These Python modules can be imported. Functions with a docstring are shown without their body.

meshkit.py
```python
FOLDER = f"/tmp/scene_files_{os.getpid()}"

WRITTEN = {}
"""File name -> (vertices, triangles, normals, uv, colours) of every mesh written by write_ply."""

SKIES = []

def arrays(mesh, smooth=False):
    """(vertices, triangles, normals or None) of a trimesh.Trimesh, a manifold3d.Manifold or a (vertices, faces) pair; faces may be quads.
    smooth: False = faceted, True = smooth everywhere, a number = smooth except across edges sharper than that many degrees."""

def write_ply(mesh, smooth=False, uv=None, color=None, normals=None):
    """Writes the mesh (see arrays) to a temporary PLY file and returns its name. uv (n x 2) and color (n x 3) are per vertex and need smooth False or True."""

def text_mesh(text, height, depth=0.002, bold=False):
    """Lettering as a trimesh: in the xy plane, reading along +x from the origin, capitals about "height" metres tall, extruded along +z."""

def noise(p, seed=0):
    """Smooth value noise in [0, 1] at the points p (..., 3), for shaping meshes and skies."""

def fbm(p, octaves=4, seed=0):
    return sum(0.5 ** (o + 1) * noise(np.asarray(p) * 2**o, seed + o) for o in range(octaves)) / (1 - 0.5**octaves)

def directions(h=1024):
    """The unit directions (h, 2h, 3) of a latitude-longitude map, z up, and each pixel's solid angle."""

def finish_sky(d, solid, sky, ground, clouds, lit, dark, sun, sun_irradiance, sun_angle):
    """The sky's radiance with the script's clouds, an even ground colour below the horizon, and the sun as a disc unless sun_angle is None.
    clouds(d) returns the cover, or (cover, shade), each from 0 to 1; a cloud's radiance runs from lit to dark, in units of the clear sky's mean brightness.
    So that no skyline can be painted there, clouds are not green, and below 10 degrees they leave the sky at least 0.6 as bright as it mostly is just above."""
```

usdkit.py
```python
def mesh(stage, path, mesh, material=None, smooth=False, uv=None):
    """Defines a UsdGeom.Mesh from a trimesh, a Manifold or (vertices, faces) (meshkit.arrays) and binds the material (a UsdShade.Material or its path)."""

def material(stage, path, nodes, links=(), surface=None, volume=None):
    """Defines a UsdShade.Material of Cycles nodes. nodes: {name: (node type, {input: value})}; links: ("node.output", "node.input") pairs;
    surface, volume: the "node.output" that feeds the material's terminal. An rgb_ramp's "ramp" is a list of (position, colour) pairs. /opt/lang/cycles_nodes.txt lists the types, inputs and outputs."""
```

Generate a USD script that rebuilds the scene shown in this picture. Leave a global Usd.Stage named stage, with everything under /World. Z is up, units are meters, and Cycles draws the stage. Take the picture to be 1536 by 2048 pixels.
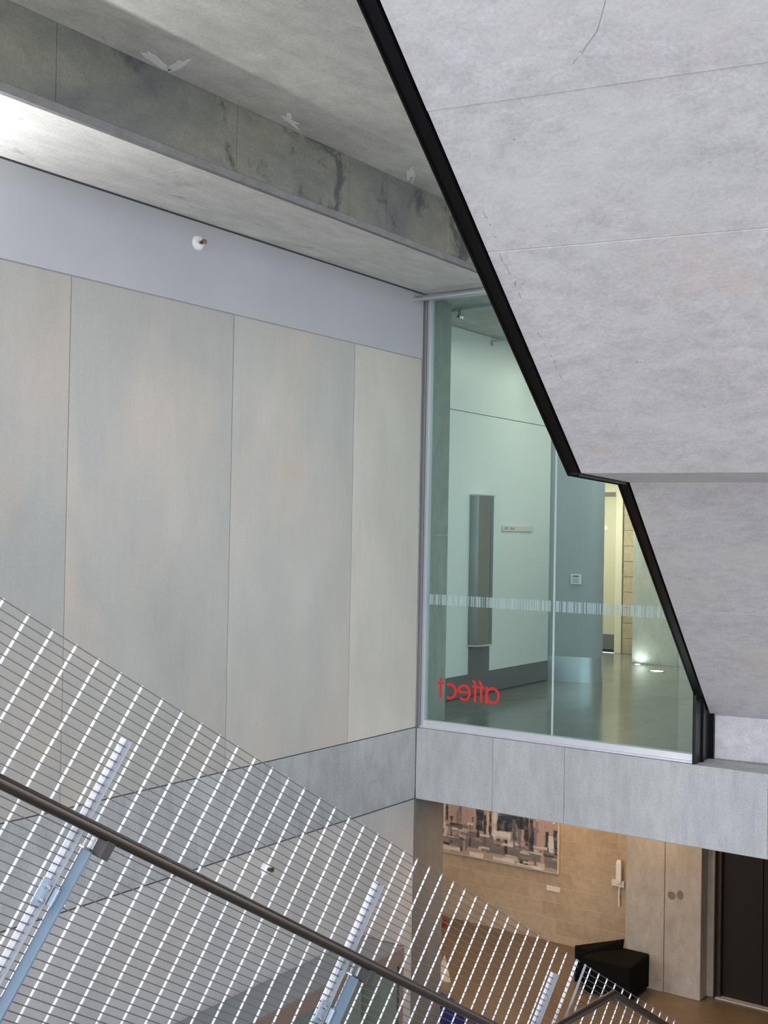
import math, random
import numpy as np, trimesh, manifold3d as m3
import shapely.geometry as sg
from shapely import affinity
from shapely.ops import unary_union
from pxr import Usd, UsdGeom, UsdLux, UsdShade, Gf, Sdf, Vt
import usdkit, meshkit

stage = Usd.Stage.CreateInMemory()
UsdGeom.SetStageUpAxis(stage, UsdGeom.Tokens.z)
UsdGeom.SetStageMetersPerUnit(stage, 1.0)
W = UsdGeom.Xform.Define(stage, '/World')
stage.SetDefaultPrim(W.GetPrim())
UsdGeom.Scope.Define(stage, '/World/Looks')
RNG = np.random.default_rng(7)
random.seed(7)
V = lambda *a: np.array(a, float)

# ------------------------------------------------------------------ camera
CAM = V(5.048, -7.761, 1.55)
yaw, pitch, roll = 0.60728, 0.015486, 0.018236
fw = V(-math.sin(yaw) * math.cos(pitch), math.cos(yaw) * math.cos(pitch), math.sin(pitch))
r0 = V(math.cos(yaw), math.sin(yaw), 0); u0 = np.cross(r0, fw)
rt = math.cos(roll) * r0 + math.sin(roll) * u0
up = -math.sin(roll) * r0 + math.cos(roll) * u0
cam = UsdGeom.Camera.Define(stage, '/World/camera')
M = Gf.Matrix4d(*rt, 0, *up, 0, *(-fw), 0, *CAM, 1)
cam.AddTransformOp().Set(M)
cam.CreateHorizontalApertureAttr(36.0); cam.CreateVerticalApertureAttr(48.0)
cam.CreateFocalLengthAttr(36.0 * 2342.6 / 1536)
cam.CreateClippingRangeAttr(Gf.Vec2f(0.05, 300))
EXPOSURE = 0.04
cam.CreateExposureAttr(EXPOSURE)

# ------------------------------------------------------------------ sky (bright overcast, seen through the open glazed sides behind the camera)
dome = UsdLux.DomeLight.Define(stage, '/World/sky')
dome.CreateIntensityAttr(0.85)
dome.CreateColorAttr(Gf.Vec3f(0.93, 0.97, 1.06))

sun = UsdLux.DistantLight.Define(stage, '/World/sun')      # high sun from behind the camera's left: lights the ground outside and the floor by the glazing
sun.CreateIntensityAttr(6.5); sun.CreateAngleAttr(1.5); sun.CreateColorAttr(Gf.Vec3f(1.0, 0.96, 0.9))
sun.AddRotateXYZOp().Set(Gf.Vec3f(28, 0, 8))

# ------------------------------------------------------------------ materials
def mat(name, nodes, links=(), surface='p.BSDF'):
    return usdkit.material(stage, '/World/Looks/' + name, nodes, links, surface=surface)

def plain(name, col, rough=0.5, metal=0.0, spec=0.5, coat=0.0):
    return mat(name, {'p': ('principled_bsdf', {'base_color': col, 'roughness': rough, 'metallic': metal, 'specular_ior_level': spec, 'coat_weight': coat})})

def concrete(name, dark, light, stretch=(1, 1, 1), scale=1.0, rough=0.75, bump=0.25, pores=0.5, stain=None, spec=0.4, contrast=1.0, tint=None):
    """cast concrete: broad cloudy tone, streaks along the board direction, small pores; all in world position"""
    n = {'g': ('geometry', {}),
         'mp': ('mapping', {'scale': tuple(s * scale for s in stretch)}),
         'a': ('noise_texture', {'scale': 0.9, 'detail': 6.0, 'roughness': 0.62, 'distortion': 0.3}),
         'b': ('noise_texture', {'scale': 6.0, 'detail': 5.0, 'roughness': 0.65}),
         'c': ('noise_texture', {'scale': 70.0, 'detail': 3.0, 'roughness': 0.7}),
         'ra': ('rgb_ramp', {'ramp': [(0.5 - 0.2 / contrast, dark), (0.5 + 0.2 / contrast, light)]}),
         'rb': ('rgb_ramp', {'ramp': [(0.3, (0.8, 0.8, 0.8)), (0.62, (1.06, 1.06, 1.06))]}),
         'rc': ('rgb_ramp', {'ramp': [(0.28, (0.80, 0.80, 0.80)), (0.72, (1.14, 1.14, 1.14))]}),
         'm1': ('mix', {'mix_type': 'multiply', 'fac': 0.75}),
         'm2': ('mix', {'mix_type': 'multiply', 'fac': 0.7}),
         'v': ('voronoi_texture', {'scale': 11.0, 'randomness': 1.0}),
         'rv': ('rgb_ramp', {'ramp': [(0.0, (0.45, 0.45, 0.45)), (0.035, (0.7, 0.7, 0.7)), (0.06, (1, 1, 1)), (1.0, (1, 1, 1))]}),
         'm3': ('mix', {'mix_type': 'multiply', 'fac': pores}),
         'bp': ('bump', {'strength': bump, 'distance': 0.004}),
         'p': ('principled_bsdf', {'roughness': rough, 'specular_ior_level': spec})}
    l = [('g.position', 'mp.vector'), ('mp.vector', 'a.vector'), ('mp.vector', 'b.vector'), ('g.position', 'c.vector'), ('g.position', 'v.vector'),
         ('a.fac', 'ra.fac'), ('b.fac', 'rb.fac'), ('c.fac', 'rc.fac'), ('ra.color', 'm1.color1'), ('rb.color', 'm1.color2'),
         ('m1.color', 'm2.color1'), ('rc.color', 'm2.color2'), ('v.distance', 'rv.fac'), ('m2.color', 'm3.color1'), ('rv.color', 'm3.color2'),
         ('c.fac', 'bp.height'), ('bp.normal', 'p.normal')]
    out = 'm3.color'
    if stain:
        scol, sscale, lo, hi, st = stain
        n |= {'sm': ('mapping', {'scale': st, 'location': (3.1, 1.7, 0.4)}), 's': ('noise_texture', {'scale': sscale, 'detail': 7.0, 'roughness': 0.7, 'distortion': 0.6}),
              'rs': ('rgb_ramp', {'ramp': [(lo, (0, 0, 0)), (hi, (1, 1, 1))]}), 'ms': ('mix', {'mix_type': 'mix', 'color2': scol})}
        l += [('g.position', 'sm.vector'), ('sm.vector', 's.vector'), ('s.fac', 'rs.fac'), ('rs.color', 'ms.fac'), (out, 'ms.color1')]
        out = 'ms.color'
    if tint:
        tcol, tscale, lo, hi, tloc = tint
        n |= {'tm': ('mapping', {'location': tloc}), 't': ('noise_texture', {'scale': tscale, 'detail': 4.0, 'roughness': 0.6}),
              'rt': ('rgb_ramp', {'ramp': [(lo, (0, 0, 0)), (hi, (1, 1, 1))]}), 'mt': ('mix', {'mix_type': 'mix', 'color2': tcol})}
        l += [('g.position', 'tm.vector'), ('tm.vector', 't.vector'), ('t.fac', 'rt.fac'), ('rt.color', 'mt.fac'), (out, 'mt.color1')]
        out = 'mt.color'
    l.append((out, 'p.base_color'))
    return mat(name, n, l)

MT = {}
MT['soffit'] = concrete('concrete_soffit', (0.60, 0.585, 0.61), (0.69, 0.67, 0.695), (0.75, 1.1, 1.1), 2.6, 0.7, 0.3, 0.8, stain=((0.66, 0.665, 0.655), 2.2, 0.48, 0.68, (0.8, 1.2, 1.2)), tint=((0.69, 0.585, 0.53), 2.2, 0.58, 0.82, (0.9, 0.2, 0)))
MT['ceiling'] = concrete('concrete_ceiling', (0.50, 0.505, 0.475), (0.70, 0.705, 0.66), (1.2, 0.7, 1), 1.4, 0.7, 0.3, 0.6, stain=((0.30, 0.31, 0.29), 2.4, 0.60, 0.78, (1.3, 0.6, 1)))
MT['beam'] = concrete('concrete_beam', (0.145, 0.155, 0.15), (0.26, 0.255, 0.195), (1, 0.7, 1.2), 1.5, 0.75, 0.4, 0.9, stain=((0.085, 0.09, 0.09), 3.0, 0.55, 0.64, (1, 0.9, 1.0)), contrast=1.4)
MT['lip'] = concrete('concrete_lip', (0.19, 0.19, 0.19), (0.26, 0.26, 0.255), (1, 1, 1), 2.0, 0.7, 0.2, 0.3)
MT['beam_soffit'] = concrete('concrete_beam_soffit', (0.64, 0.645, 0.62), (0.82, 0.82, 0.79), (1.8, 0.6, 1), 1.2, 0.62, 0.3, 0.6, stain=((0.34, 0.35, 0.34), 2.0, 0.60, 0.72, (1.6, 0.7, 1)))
MT['fascia'] = concrete('concrete_fascia', (0.46, 0.475, 0.485), (0.60, 0.61, 0.615), (1.6, 1, 0.5), 1.2, 0.7, 0.22, 0.6, stain=((0.62, 0.605, 0.57), 2.0, 0.60, 0.85, (2.0, 1, 0.3)))
MT['band'] = concrete('concrete_band', (0.29, 0.305, 0.31), (0.45, 0.46, 0.46), (1, 1.3, 0.6), 1.2, 0.7, 0.3, 0.6, stain=((0.27, 0.285, 0.28), 2.2, 0.56, 0.72, (1, 1.0, 0.8)))
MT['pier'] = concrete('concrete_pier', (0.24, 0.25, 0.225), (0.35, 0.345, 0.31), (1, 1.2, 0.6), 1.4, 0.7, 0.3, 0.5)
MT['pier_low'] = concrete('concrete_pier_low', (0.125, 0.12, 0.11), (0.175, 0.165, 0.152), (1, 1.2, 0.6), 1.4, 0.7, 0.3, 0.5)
MT['column'] = concrete('concrete_column', (0.37, 0.34, 0.30), (0.54, 0.49, 0.43), (1.2, 1, 0.6), 1.6, 0.75, 0.3, 0.5, stain=((0.28, 0.26, 0.24), 2.0, 0.60, 0.75, (1.2, 1, 0.9)))
MT['floor_conc'] = concrete('concrete_floor_polished', (0.15, 0.155, 0.14), (0.27, 0.27, 0.245), (1, 0.5, 1), 1.3, 0.16, 0.05, 0.2, spec=0.6, contrast=1.3)
MT['floor_low'] = concrete('concrete_floor_lobby', (0.15, 0.115, 0.08), (0.21, 0.165, 0.12), (1, 1, 1), 0.9, 0.35, 0.08, 0.2)
MT['ground'] = concrete('paving_outside', (0.40, 0.40, 0.39), (0.52, 0.52, 0.5), (1, 1, 1), 0.3, 0.8, 0.1, 0.2)
MT['tread'] = concrete('concrete_tread', (0.36, 0.36, 0.36), (0.46, 0.46, 0.46), (1, 1, 1), 1.0, 0.7, 0.2, 0.3)

def fibre_panel(name, grey, peach, seedloc, lo=0.47, hi=0.66):
    """fibre cement board: soft grey with cloudy peach efflorescence, faint felt streaks, satin face"""
    return mat(name, {'g': ('geometry', {}), 'mp': ('mapping', {'location': seedloc, 'scale': (1, 1.15, 0.6)}),
        'a': ('noise_texture', {'scale': 1.0, 'detail': 3.5, 'roughness': 0.5, 'distortion': 0.5}),
        'm3': ('mapping', {'location': (seedloc[0], seedloc[1] + 7.7, seedloc[2] + 3.1), 'scale': (1, 1.6, 0.8)}), 'a2': ('noise_texture', {'scale': 1.5, 'detail': 4.0, 'roughness': 0.55}),
        'r2': ('rgb_ramp', {'ramp': [(0.3, (0.90, 0.915, 0.92)), (0.7, (1.05, 1.045, 1.04))]}),
        'b': ('noise_texture', {'scale': 60.0, 'detail': 3.0, 'roughness': 0.6}),
        'sv': ('mapping', {'scale': (1, 9, 0.8)}), 'st': ('noise_texture', {'scale': 3.0, 'detail': 6.0, 'roughness': 0.7}),
        'ra': ('rgb_ramp', {'ramp': [(lo, grey), (hi, peach)]}), 'rb': ('rgb_ramp', {'ramp': [(0.3, (0.95, 0.95, 0.95)), (0.7, (1.03, 1.03, 1.03))]}),
        'rs': ('rgb_ramp', {'ramp': [(0.3, (0.965, 0.965, 0.965)), (0.7, (1.02, 1.02, 1.02))]}),
        'm': ('mix', {'mix_type': 'multiply', 'fac': 1.0}), 'm2': ('mix', {'mix_type': 'multiply', 'fac': 1.0}), 'mm': ('mix', {'mix_type': 'multiply', 'fac': 1.0}),
        'rr': ('map_range', {'from_min': 0.3, 'from_max': 0.7, 'to_min': 0.36, 'to_max': 0.5}),
        'bp': ('bump', {'strength': 0.06, 'distance': 0.002}), 'p': ('principled_bsdf', {'specular_ior_level': 0.45})},
        [('g.position', 'mp.vector'), ('mp.vector', 'a.vector'), ('g.position', 'm3.vector'), ('m3.vector', 'a2.vector'), ('a2.fac', 'r2.fac'), ('g.position', 'b.vector'), ('g.position', 'sv.vector'), ('sv.vector', 'st.vector'), ('a.fac', 'ra.fac'), ('b.fac', 'rb.fac'), ('st.fac', 'rs.fac'),
         ('ra.color', 'm.color1'), ('rb.color', 'm.color2'), ('m.color', 'm2.color1'), ('rs.color', 'm2.color2'), ('m2.color', 'mm.color1'), ('r2.color', 'mm.color2'), ('mm.color', 'p.base_color'), ('a2.fac', 'rr.value'), ('rr.result', 'p.roughness'), ('b.fac', 'bp.height'), ('bp.normal', 'p.normal')])
PAN = [fibre_panel('fibre_cement_%d' % i, g_, p_, (0, 2.3 + i * 0.6, 0.9 * i)) for i, (g_, p_) in enumerate([((0.36, 0.36, 0.335), (0.43, 0.385, 0.335)), ((0.385, 0.38, 0.35), (0.49, 0.425, 0.36)), ((0.43, 0.42, 0.385), (0.49, 0.435, 0.375)), ((0.52, 0.495, 0.44), (0.55, 0.50, 0.43))])]
MT['lower_panel'] = fibre_panel('fibre_cement_lower', (0.43, 0.425, 0.42), (0.46, 0.44, 0.42), (0, 9.0, 3.0))
MT['plaster'] = mat('painted_plaster', {'g': ('geometry', {}), 'a': ('noise_texture', {'scale': 1.2, 'detail': 3.0}), 'ra': ('rgb_ramp', {'ramp': [(0.3, (0.40, 0.405, 0.425)), (0.7, (0.435, 0.44, 0.46))]}), 'p': ('principled_bsdf', {'roughness': 0.5, 'specular_ior_level': 0.3})}, [('g.position', 'a.vector'), ('a.fac', 'ra.fac'), ('ra.color', 'p.base_color')])
MT['white_wall'] = plain('white_lacquered_board', (0.78, 0.80, 0.78), 0.32, spec=0.5)
MT['grey_wall'] = plain('grey_blue_paint', (0.42, 0.46, 0.48), 0.45)
MT['dark_gap'] = plain('dark_shadow_gap', (0.05, 0.055, 0.06), 0.8)
MT['backing'] = plain('backing_grey', (0.42, 0.39, 0.41), 0.8)
MT['skirt'] = plain('dark_grey_laminate', (0.135, 0.145, 0.155), 0.35)
MT['alu'] = plain('satin_aluminium', (0.72, 0.73, 0.76), 0.35, 1.0)
MT['alu_paint'] = plain('silver_painted_metal', (0.60, 0.61, 0.65), 0.4, 0.3)
MT['smear'] = plain('white_plaster_smear', (0.84, 0.84, 0.85), 0.8)
MT['hair'] = plain('crack_dark', (0.33, 0.33, 0.33), 0.8)
MT['rust'] = plain('rust_orange', (0.76, 0.60, 0.46), 0.8)
MT['alu_light'] = plain('bright_anodised_aluminium', (0.88, 0.89, 0.95), 0.3, 0.6)
MT['jamb_grey'] = plain('grey_jamb', (0.23, 0.23, 0.245), 0.45, 0.2)
MT['jamb_light'] = plain('pale_jamb', (0.50, 0.52, 0.56), 0.45, 0.2)
MT['trough'] = plain('trough_aluminium', (0.40, 0.40, 0.40), 0.22, 1.0)
MT['kick'] = plain('brushed_kickplate', (0.62, 0.66, 0.70), 0.38, 0.9)
MT['black'] = plain('gloss_black_steel', (0.006, 0.006, 0.007), 0.28, 0.0, 0.3)
MT['galv'] = mat('galvanised_steel', {'g': ('geometry', {}), 'v': ('noise_texture', {'scale': 140.0, 'detail': 2.0}), 'r': ('rgb_ramp', {'ramp': [(0.3, (0.40, 0.48, 0.56)), (0.7, (0.52, 0.60, 0.68))]}), 'p': ('principled_bsdf', {'roughness': 0.42, 'metallic': 0.75})}, [('g.position', 'v.vector'), ('v.fac', 'r.fac'), ('r.color', 'p.base_color')])
MT['stanchion'] = plain('blue_grey_zinc', (0.17, 0.235, 0.30), 0.5, 0.5)
MT['leg'] = plain('grey_zinc', (0.34, 0.36, 0.385), 0.5, 0.4)
MT['bar'] = plain('bright_zinc_bar', (0.90, 0.91, 0.95), 0.45, 0.35, 0.6)
MT['wire'] = plain('dull_steel_wire', (0.17, 0.165, 0.165), 0.45, 0.7)
MT['handrail'] = plain('dark_bronze_steel', (0.085, 0.07, 0.06), 0.24, 0.9, 0.5)
MT['dark_steel'] = plain('dark_brown_steel', (0.06, 0.055, 0.052), 0.45, 0.4)
MT['chrome'] = plain('bolt_steel', (0.55, 0.55, 0.56), 0.25, 1.0)
MT['brass'] = plain('aged_brass', (0.25, 0.17, 0.09), 0.35, 0.9)
MT['white'] = plain('white_plastic', (0.82, 0.82, 0.82), 0.35)
MT['offwhite'] = plain('offwhite_plate', (0.74, 0.68, 0.60), 0.5)
MT['cream_paint'] = plain('cream_door_paint', (0.60, 0.56, 0.45), 0.4)
MT['cream_frame'] = plain('cream_frame_paint', (0.72, 0.68, 0.56), 0.4)
MT['timber'] = plain('brown_timber_frame', (0.20, 0.145, 0.115), 0.45)
MT['roof_grey'] = plain('grey_sheet_roof', (0.27, 0.285, 0.30), 0.5)
MT['lift'] = plain('dark_bronze_lift_door', (0.016, 0.012, 0.008), 0.5, 0.0, 0.25)
MT['lift_frame'] = plain('dark_bronze_lift_frame', (0.06, 0.045, 0.034), 0.5, 0.0, 0.3)
MT['fabric'] = plain('black_fabric', (0.006, 0.006, 0.006), 0.95, 0.0, 0.1)
MT['blue'] = plain('deep_blue_plastic', (0.006, 0.007, 0.085), 0.45)
MT['red'] = plain('red_plastic', (0.32, 0.045, 0.03), 0.5)
MT['red_vinyl'] = plain('red_vinyl', (0.74, 0.025, 0.02), 0.5)
MT['cream_card'] = plain('cream_card', (0.62, 0.53, 0.38), 0.7)
MT['text'] = plain('grey_print', (0.16, 0.16, 0.16), 0.6)
MT['key'] = plain('grey_key', (0.42, 0.50, 0.50), 0.5)
MT['mortar'] = plain('cream_mortar', (0.60, 0.51, 0.39), 0.9)
BLK = [concrete('cream_block_%d' % i, tuple(0.86 * c for c in b), b, (1, 1, 1), 2.5, 0.85, 0.4, 0.15) for i, b in enumerate([(0.50, 0.405, 0.29), (0.475, 0.385, 0.275), (0.52, 0.42, 0.305)])]
MT['lamp'] = mat('lamp_lens', {'e': ('emission', {'color': (1.0, 0.95, 0.85), 'strength': 14.0})}, surface='e.emission')
MT['screen'] = plain('lcd_screen', (0.16, 0.22, 0.2), 0.3)

def pane_mat(name, tint, ior=1.5, rough=0.0):
    return mat(name, {'t': ('transparent_bsdf', {'color': tint}), 'g': ('glossy_bsdf', {'color': (1, 1, 1), 'roughness': rough}), 'f': ('fresnel', {'IOR': ior}), 'k': ('geometry', {}), 'i': ('math', {'math_type': 'subtract', 'value1': 1.0}), 'x': ('math', {'math_type': 'multiply'}), 'm': ('mix_closure', {})},
               [('k.backfacing', 'i.value2'), ('f.fac', 'x.value1'), ('i.value', 'x.value2'), ('x.value', 'm.fac'), ('t.BSDF', 'm.closure1'), ('g.BSDF', 'm.closure2')], surface='m.closure')
MT['pane'] = pane_mat('green_tinted_glass', (0.84, 0.945, 0.925))
MT['pane_dark'] = pane_mat('grey_tinted_glass', (0.80, 0.86, 0.84))
MT['frost'] = mat('frosted_film', {'t': ('transparent_bsdf', {'color': (0.9, 0.97, 0.97)}), 'd': ('diffuse_bsdf', {'color': (0.86, 0.95, 0.97)}), 'tr': ('translucent_bsdf', {'color': (0.75, 0.88, 0.92)}), 'a': ('mix_closure', {'fac': 0.5}), 'm': ('mix_closure', {'fac': 0.62})},
    [('d.BSDF', 'a.closure1'), ('tr.BSDF', 'a.closure2'), ('t.BSDF', 'm.closure1'), ('a.closure', 'm.closure2')], surface='m.closure')
MT['seal'] = plain('clear_silicone_joint', (0.62, 0.68, 0.70), 0.25)

# ------------------------------------------------------------------ helpers
used = {}
def numbered(parent, name):
    k = (parent, name); n = used.get(k, 0); used[k] = n + 1
    return name if n == 0 else '%s_%03d' % (name, n)

def props(prim, label=None, cat=None, group=None, kind=None):
    for k, v in (('label', label), ('category', cat), ('group', group), ('kind', kind)):
        if v: prim.SetCustomDataByKey(k, v)
    return prim

def path_of(parent): return str(parent.GetPath()) if parent is not None else '/World'

def obj(name, mesh, m, parent=None, smooth=False, **kw):
    pp = path_of(parent)
    if isinstance(mesh, list): mesh = trimesh.util.concatenate(mesh)
    p = usdkit.mesh(stage, pp + '/' + numbered(pp, name), mesh, MT[m] if isinstance(m, str) else m, smooth).GetPrim()
    return props(p, **kw)

def thing(name, label=None, cat=None, loc=None, group=None, kind=None):
    x = UsdGeom.Xform.Define(stage, '/World/' + numbered('/World', name))
    if loc is not None: x.AddTranslateOp().Set(Gf.Vec3d(*map(float, loc)))
    return props(x.GetPrim(), label, cat, group, kind)

def hull(pts):
    return trimesh.Trimesh(*(lambda h: (h.vertices, h.faces))(trimesh.convex.convex_hull(np.asarray(pts, float))), process=False)

def box(x0, x1, y0, y1, z0, z1, c=0.0):
    x0, x1 = sorted((x0, x1)); y0, y1 = sorted((y0, y1)); z0, z1 = sorted((z0, z1))
    if c <= 0:
        b = trimesh.creation.box([x1 - x0, y1 - y0, z1 - z0]); b.apply_translation([(x0 + x1) / 2, (y0 + y1) / 2, (z0 + z1) / 2]); return b
    pts = []
    for X, sx in ((x0, 1), (x1, -1)):
        for Y, sy in ((y0, 1), (y1, -1)):
            for Z, sz in ((z0, 1), (z1, -1)):
                pts += [(X, Y + sy * c, Z + sz * c), (X + sx * c, Y, Z + sz * c), (X + sx * c, Y + sy * c, Z)]
    return hull(pts)

def obox(o, ax, lo, hi, c=0.0):
    """box in the frame o + a*ax[0] + b*ax[1] + c*ax[2]"""
    b = box(lo[0], hi[0], lo[1], hi[1], lo[2], hi[2], c)
    A = np.array(ax); v = np.asarray(b.vertices) @ A + np.asarray(o)
    f = np.asarray(b.faces)
    if np.linalg.det(A) < 0: f = f[:, ::-1]
    return trimesh.Trimesh(v, f, process=False)

def extr(poly, h, o=(0, 0, 0), ax=np.eye(3)):
    """extrude shapely polygon(s) by h along ax[2]; polygon coordinates along ax[0], ax[1]"""
    geoms = [g for g in getattr(poly, 'geoms', [poly]) if g.area > 1e-9]
    m = trimesh.util.concatenate([trimesh.creation.extrude_polygon(g, h, engine='earcut') for g in geoms])
    A = np.array(ax, float); v = np.asarray(m.vertices) @ A + np.asarray(o, float); f = np.asarray(m.faces)
    if np.linalg.det(A) < 0: f = f[:, ::-1]
    return trimesh.Trimesh(v, f, process=False)

XZ = np.array([[1, 0, 0], [0, 0, 1], [0, 1, 0]], float)   # polygon in X,Z; extruded along +Y
YZ = np.array([[0, 1, 0], [0, 0, 1], [1, 0, 0]], float)

def tube(path, r, n=14, caps=True):
    """round tube with mitred corners"""
    P = np.asarray(path, float); T = np.diff(P, axis=0); T /= np.linalg.norm(T, axis=1, keepdims=True)
    ref = V(0, 0, 1) if abs(T[0][2]) < 0.95 else V(1, 0, 0)
    rings = []
    for i in range(len(P)):
        a = T[max(i - 1, 0)]; b = T[min(i, len(T) - 1)]
        u = np.cross(a, ref); u /= np.linalg.norm(u); w = np.cross(u, a)
        nb = a + b
        ring = []
        for k in range(n):
            q = P[i] + r * (math.cos(2 * math.pi * k / n) * u + math.sin(2 * math.pi * k / n) * w)
            q = q - a * (((q - P[i]) @ nb) / (a @ nb))
            ring.append(q)
        rings.append(ring)
    v = np.array(rings).reshape(-1, 3); f = []
    for i in range(len(P) - 1):
        for k in range(n):
            k2 = (k + 1) % n
            f += [(i * n + k, i * n + k2, (i + 1) * n + k2), (i * n + k, (i + 1) * n + k2, (i + 1) * n + k)]
    if caps:
        c0, c1 = len(v), len(v) + 1; v = np.vstack([v, P[0], P[-1]])
        for k in range(n):
            k2 = (k + 1) % n
            f += [(c0, k2, k), (c1, (len(P) - 1) * n + k, (len(P) - 1) * n + k2)]
    m = trimesh.Trimesh(v, f, process=False)
    if m.volume < 0: m.invert()
    return m

def disc(o, axis, r, h, n=24, prof=None):
    """lathe about axis from o; prof = [(radius, height)...]"""
    prof = prof or [(0, 0), (r, 0), (r, h), (0, h)]
    m = trimesh.creation.revolve(np.array(prof, float), sections=n)
    a = np.asarray(axis, float); a /= np.linalg.norm(a)
    m.apply_transform(trimesh.geometry.align_vectors([0, 0, 1], a)); m.apply_translation(o)
    if m.volume < 0: m.invert()
    return m

# ================================================================== STRUCTURE
ZF = -3.6          # lobby floor;  upper floor is z = 0
ZS = 3.43          # soffit beside the left wall
ZC = 3.84          # main ceiling
ST = 'structure'
obj('ground', box(-40, 40, -50, 40, -3.95, -3.80), 'ground', label='pale paving outside the building', cat='ground', kind=ST)
obj('floor', box(-4, 9, -12, 8.5, -3.79, ZF), 'floor_low', label='polished brown concrete floor of the lower lobby', cat='floor', kind=ST)

obj('ceiling_004', box(-0.75, 9, -12, 8.5, 7.5, 7.8), 'ceiling', label='concrete roof slab high over the stairwell', cat='ceiling', kind=ST)
obj('wall_back', box(-0.75, 9, -0.02, 0.28, 4.2, 7.5), 'plaster', label='upper back wall above the ceiling', cat='wall', kind=ST)
obj('wall_left_001', box(-0.75, -0.42, -12, -0.03, 4.16, 7.5), 'plaster', label='upper storey of the left wall above the ceiling', cat='wall', kind=ST)
# ---- left wall
wl = thing('wall_left', 'tall left wall of pale grey fibre cement panels between a grey painted strip and a concrete band', 'wall', kind=ST)
YB = -5.6
obj('wall_core', [box(-0.40, -0.006, YB, -3.2, ZF, ZS), box(-0.40, -0.006, -3.2, -1.46, -1.79, ZS), box(-0.40, -0.006, -1.46, 0, ZF, ZS)], 'backing', wl)
joints = [-0.012, -0.902, -2.207, -3.519, -4.83, YB]
for i in range(5):
    obj('wall_panel', box(-0.022, 0.0, joints[i + 1] + 0.003, joints[i] - 0.003, 0.006, 2.903, 0.0025), PAN[[3, 2, 1, 0, 2][i]], wl)
obj('painted_strip', box(-0.022, 0.002, YB, -0.003, 2.909, ZS - 0.012), 'plaster', wl, label='grey painted plaster strip above the panels')
obj('concrete_band', box(-0.022, 0.001, YB, -0.004, -0.553, 0.0, 0.002), 'band', wl, label='mottled grey concrete band under the panels')
obj('lower_strip', box(-0.022, -0.004, YB, -0.004, -1.108, -0.560, 0.002), 'lower_panel', wl)
lj = [-0.004, -0.878, -2.172, -3.47, YB]
for i in range(4):
    z0 = -1.437 if i else -1.437
    obj('lower_panel', box(-0.022, -0.004, lj[i + 1] + 0.002, lj[i] - 0.002, z0, -1.112, 0.0015), 'lower_panel', wl)
obj('lower_panel', box(-0.022, -0.004, -0.66, -0.004, ZF, -1.441, 0.0015), 'lower_panel', wl)
obj('lower_panel', box(-0.022, -0.004, -1.44, -0.672, ZF, -1.46, 0.0015), 'lower_panel', wl)
obj('shadow_gap', box(-0.02, 0.002, YB, -0.004, ZS - 0.012, ZS), 'dark_gap', wl)
obj('shadow_gap', box(-0.005, -0.001, YB, -0.004, 0.0, 0.0058), 'dark_gap', wl)
obj('shadow_gap', box(-0.005, -0.0005, YB, -0.004, -0.560, -0.554), 'dark_gap', wl)

# pier that carries the left wall on behind the glass and under the edge beam
pr = thing('wall_pier', 'rough grey green concrete pier end behind the glass edge', 'wall', kind=ST)
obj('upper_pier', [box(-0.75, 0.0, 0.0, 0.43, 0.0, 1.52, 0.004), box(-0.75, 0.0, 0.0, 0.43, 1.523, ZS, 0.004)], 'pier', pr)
obj('lower_pier', box(-0.75, 0.0, 0.002, 0.44, ZF, -0.557, 0.004), 'pier_low', pr)

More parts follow.
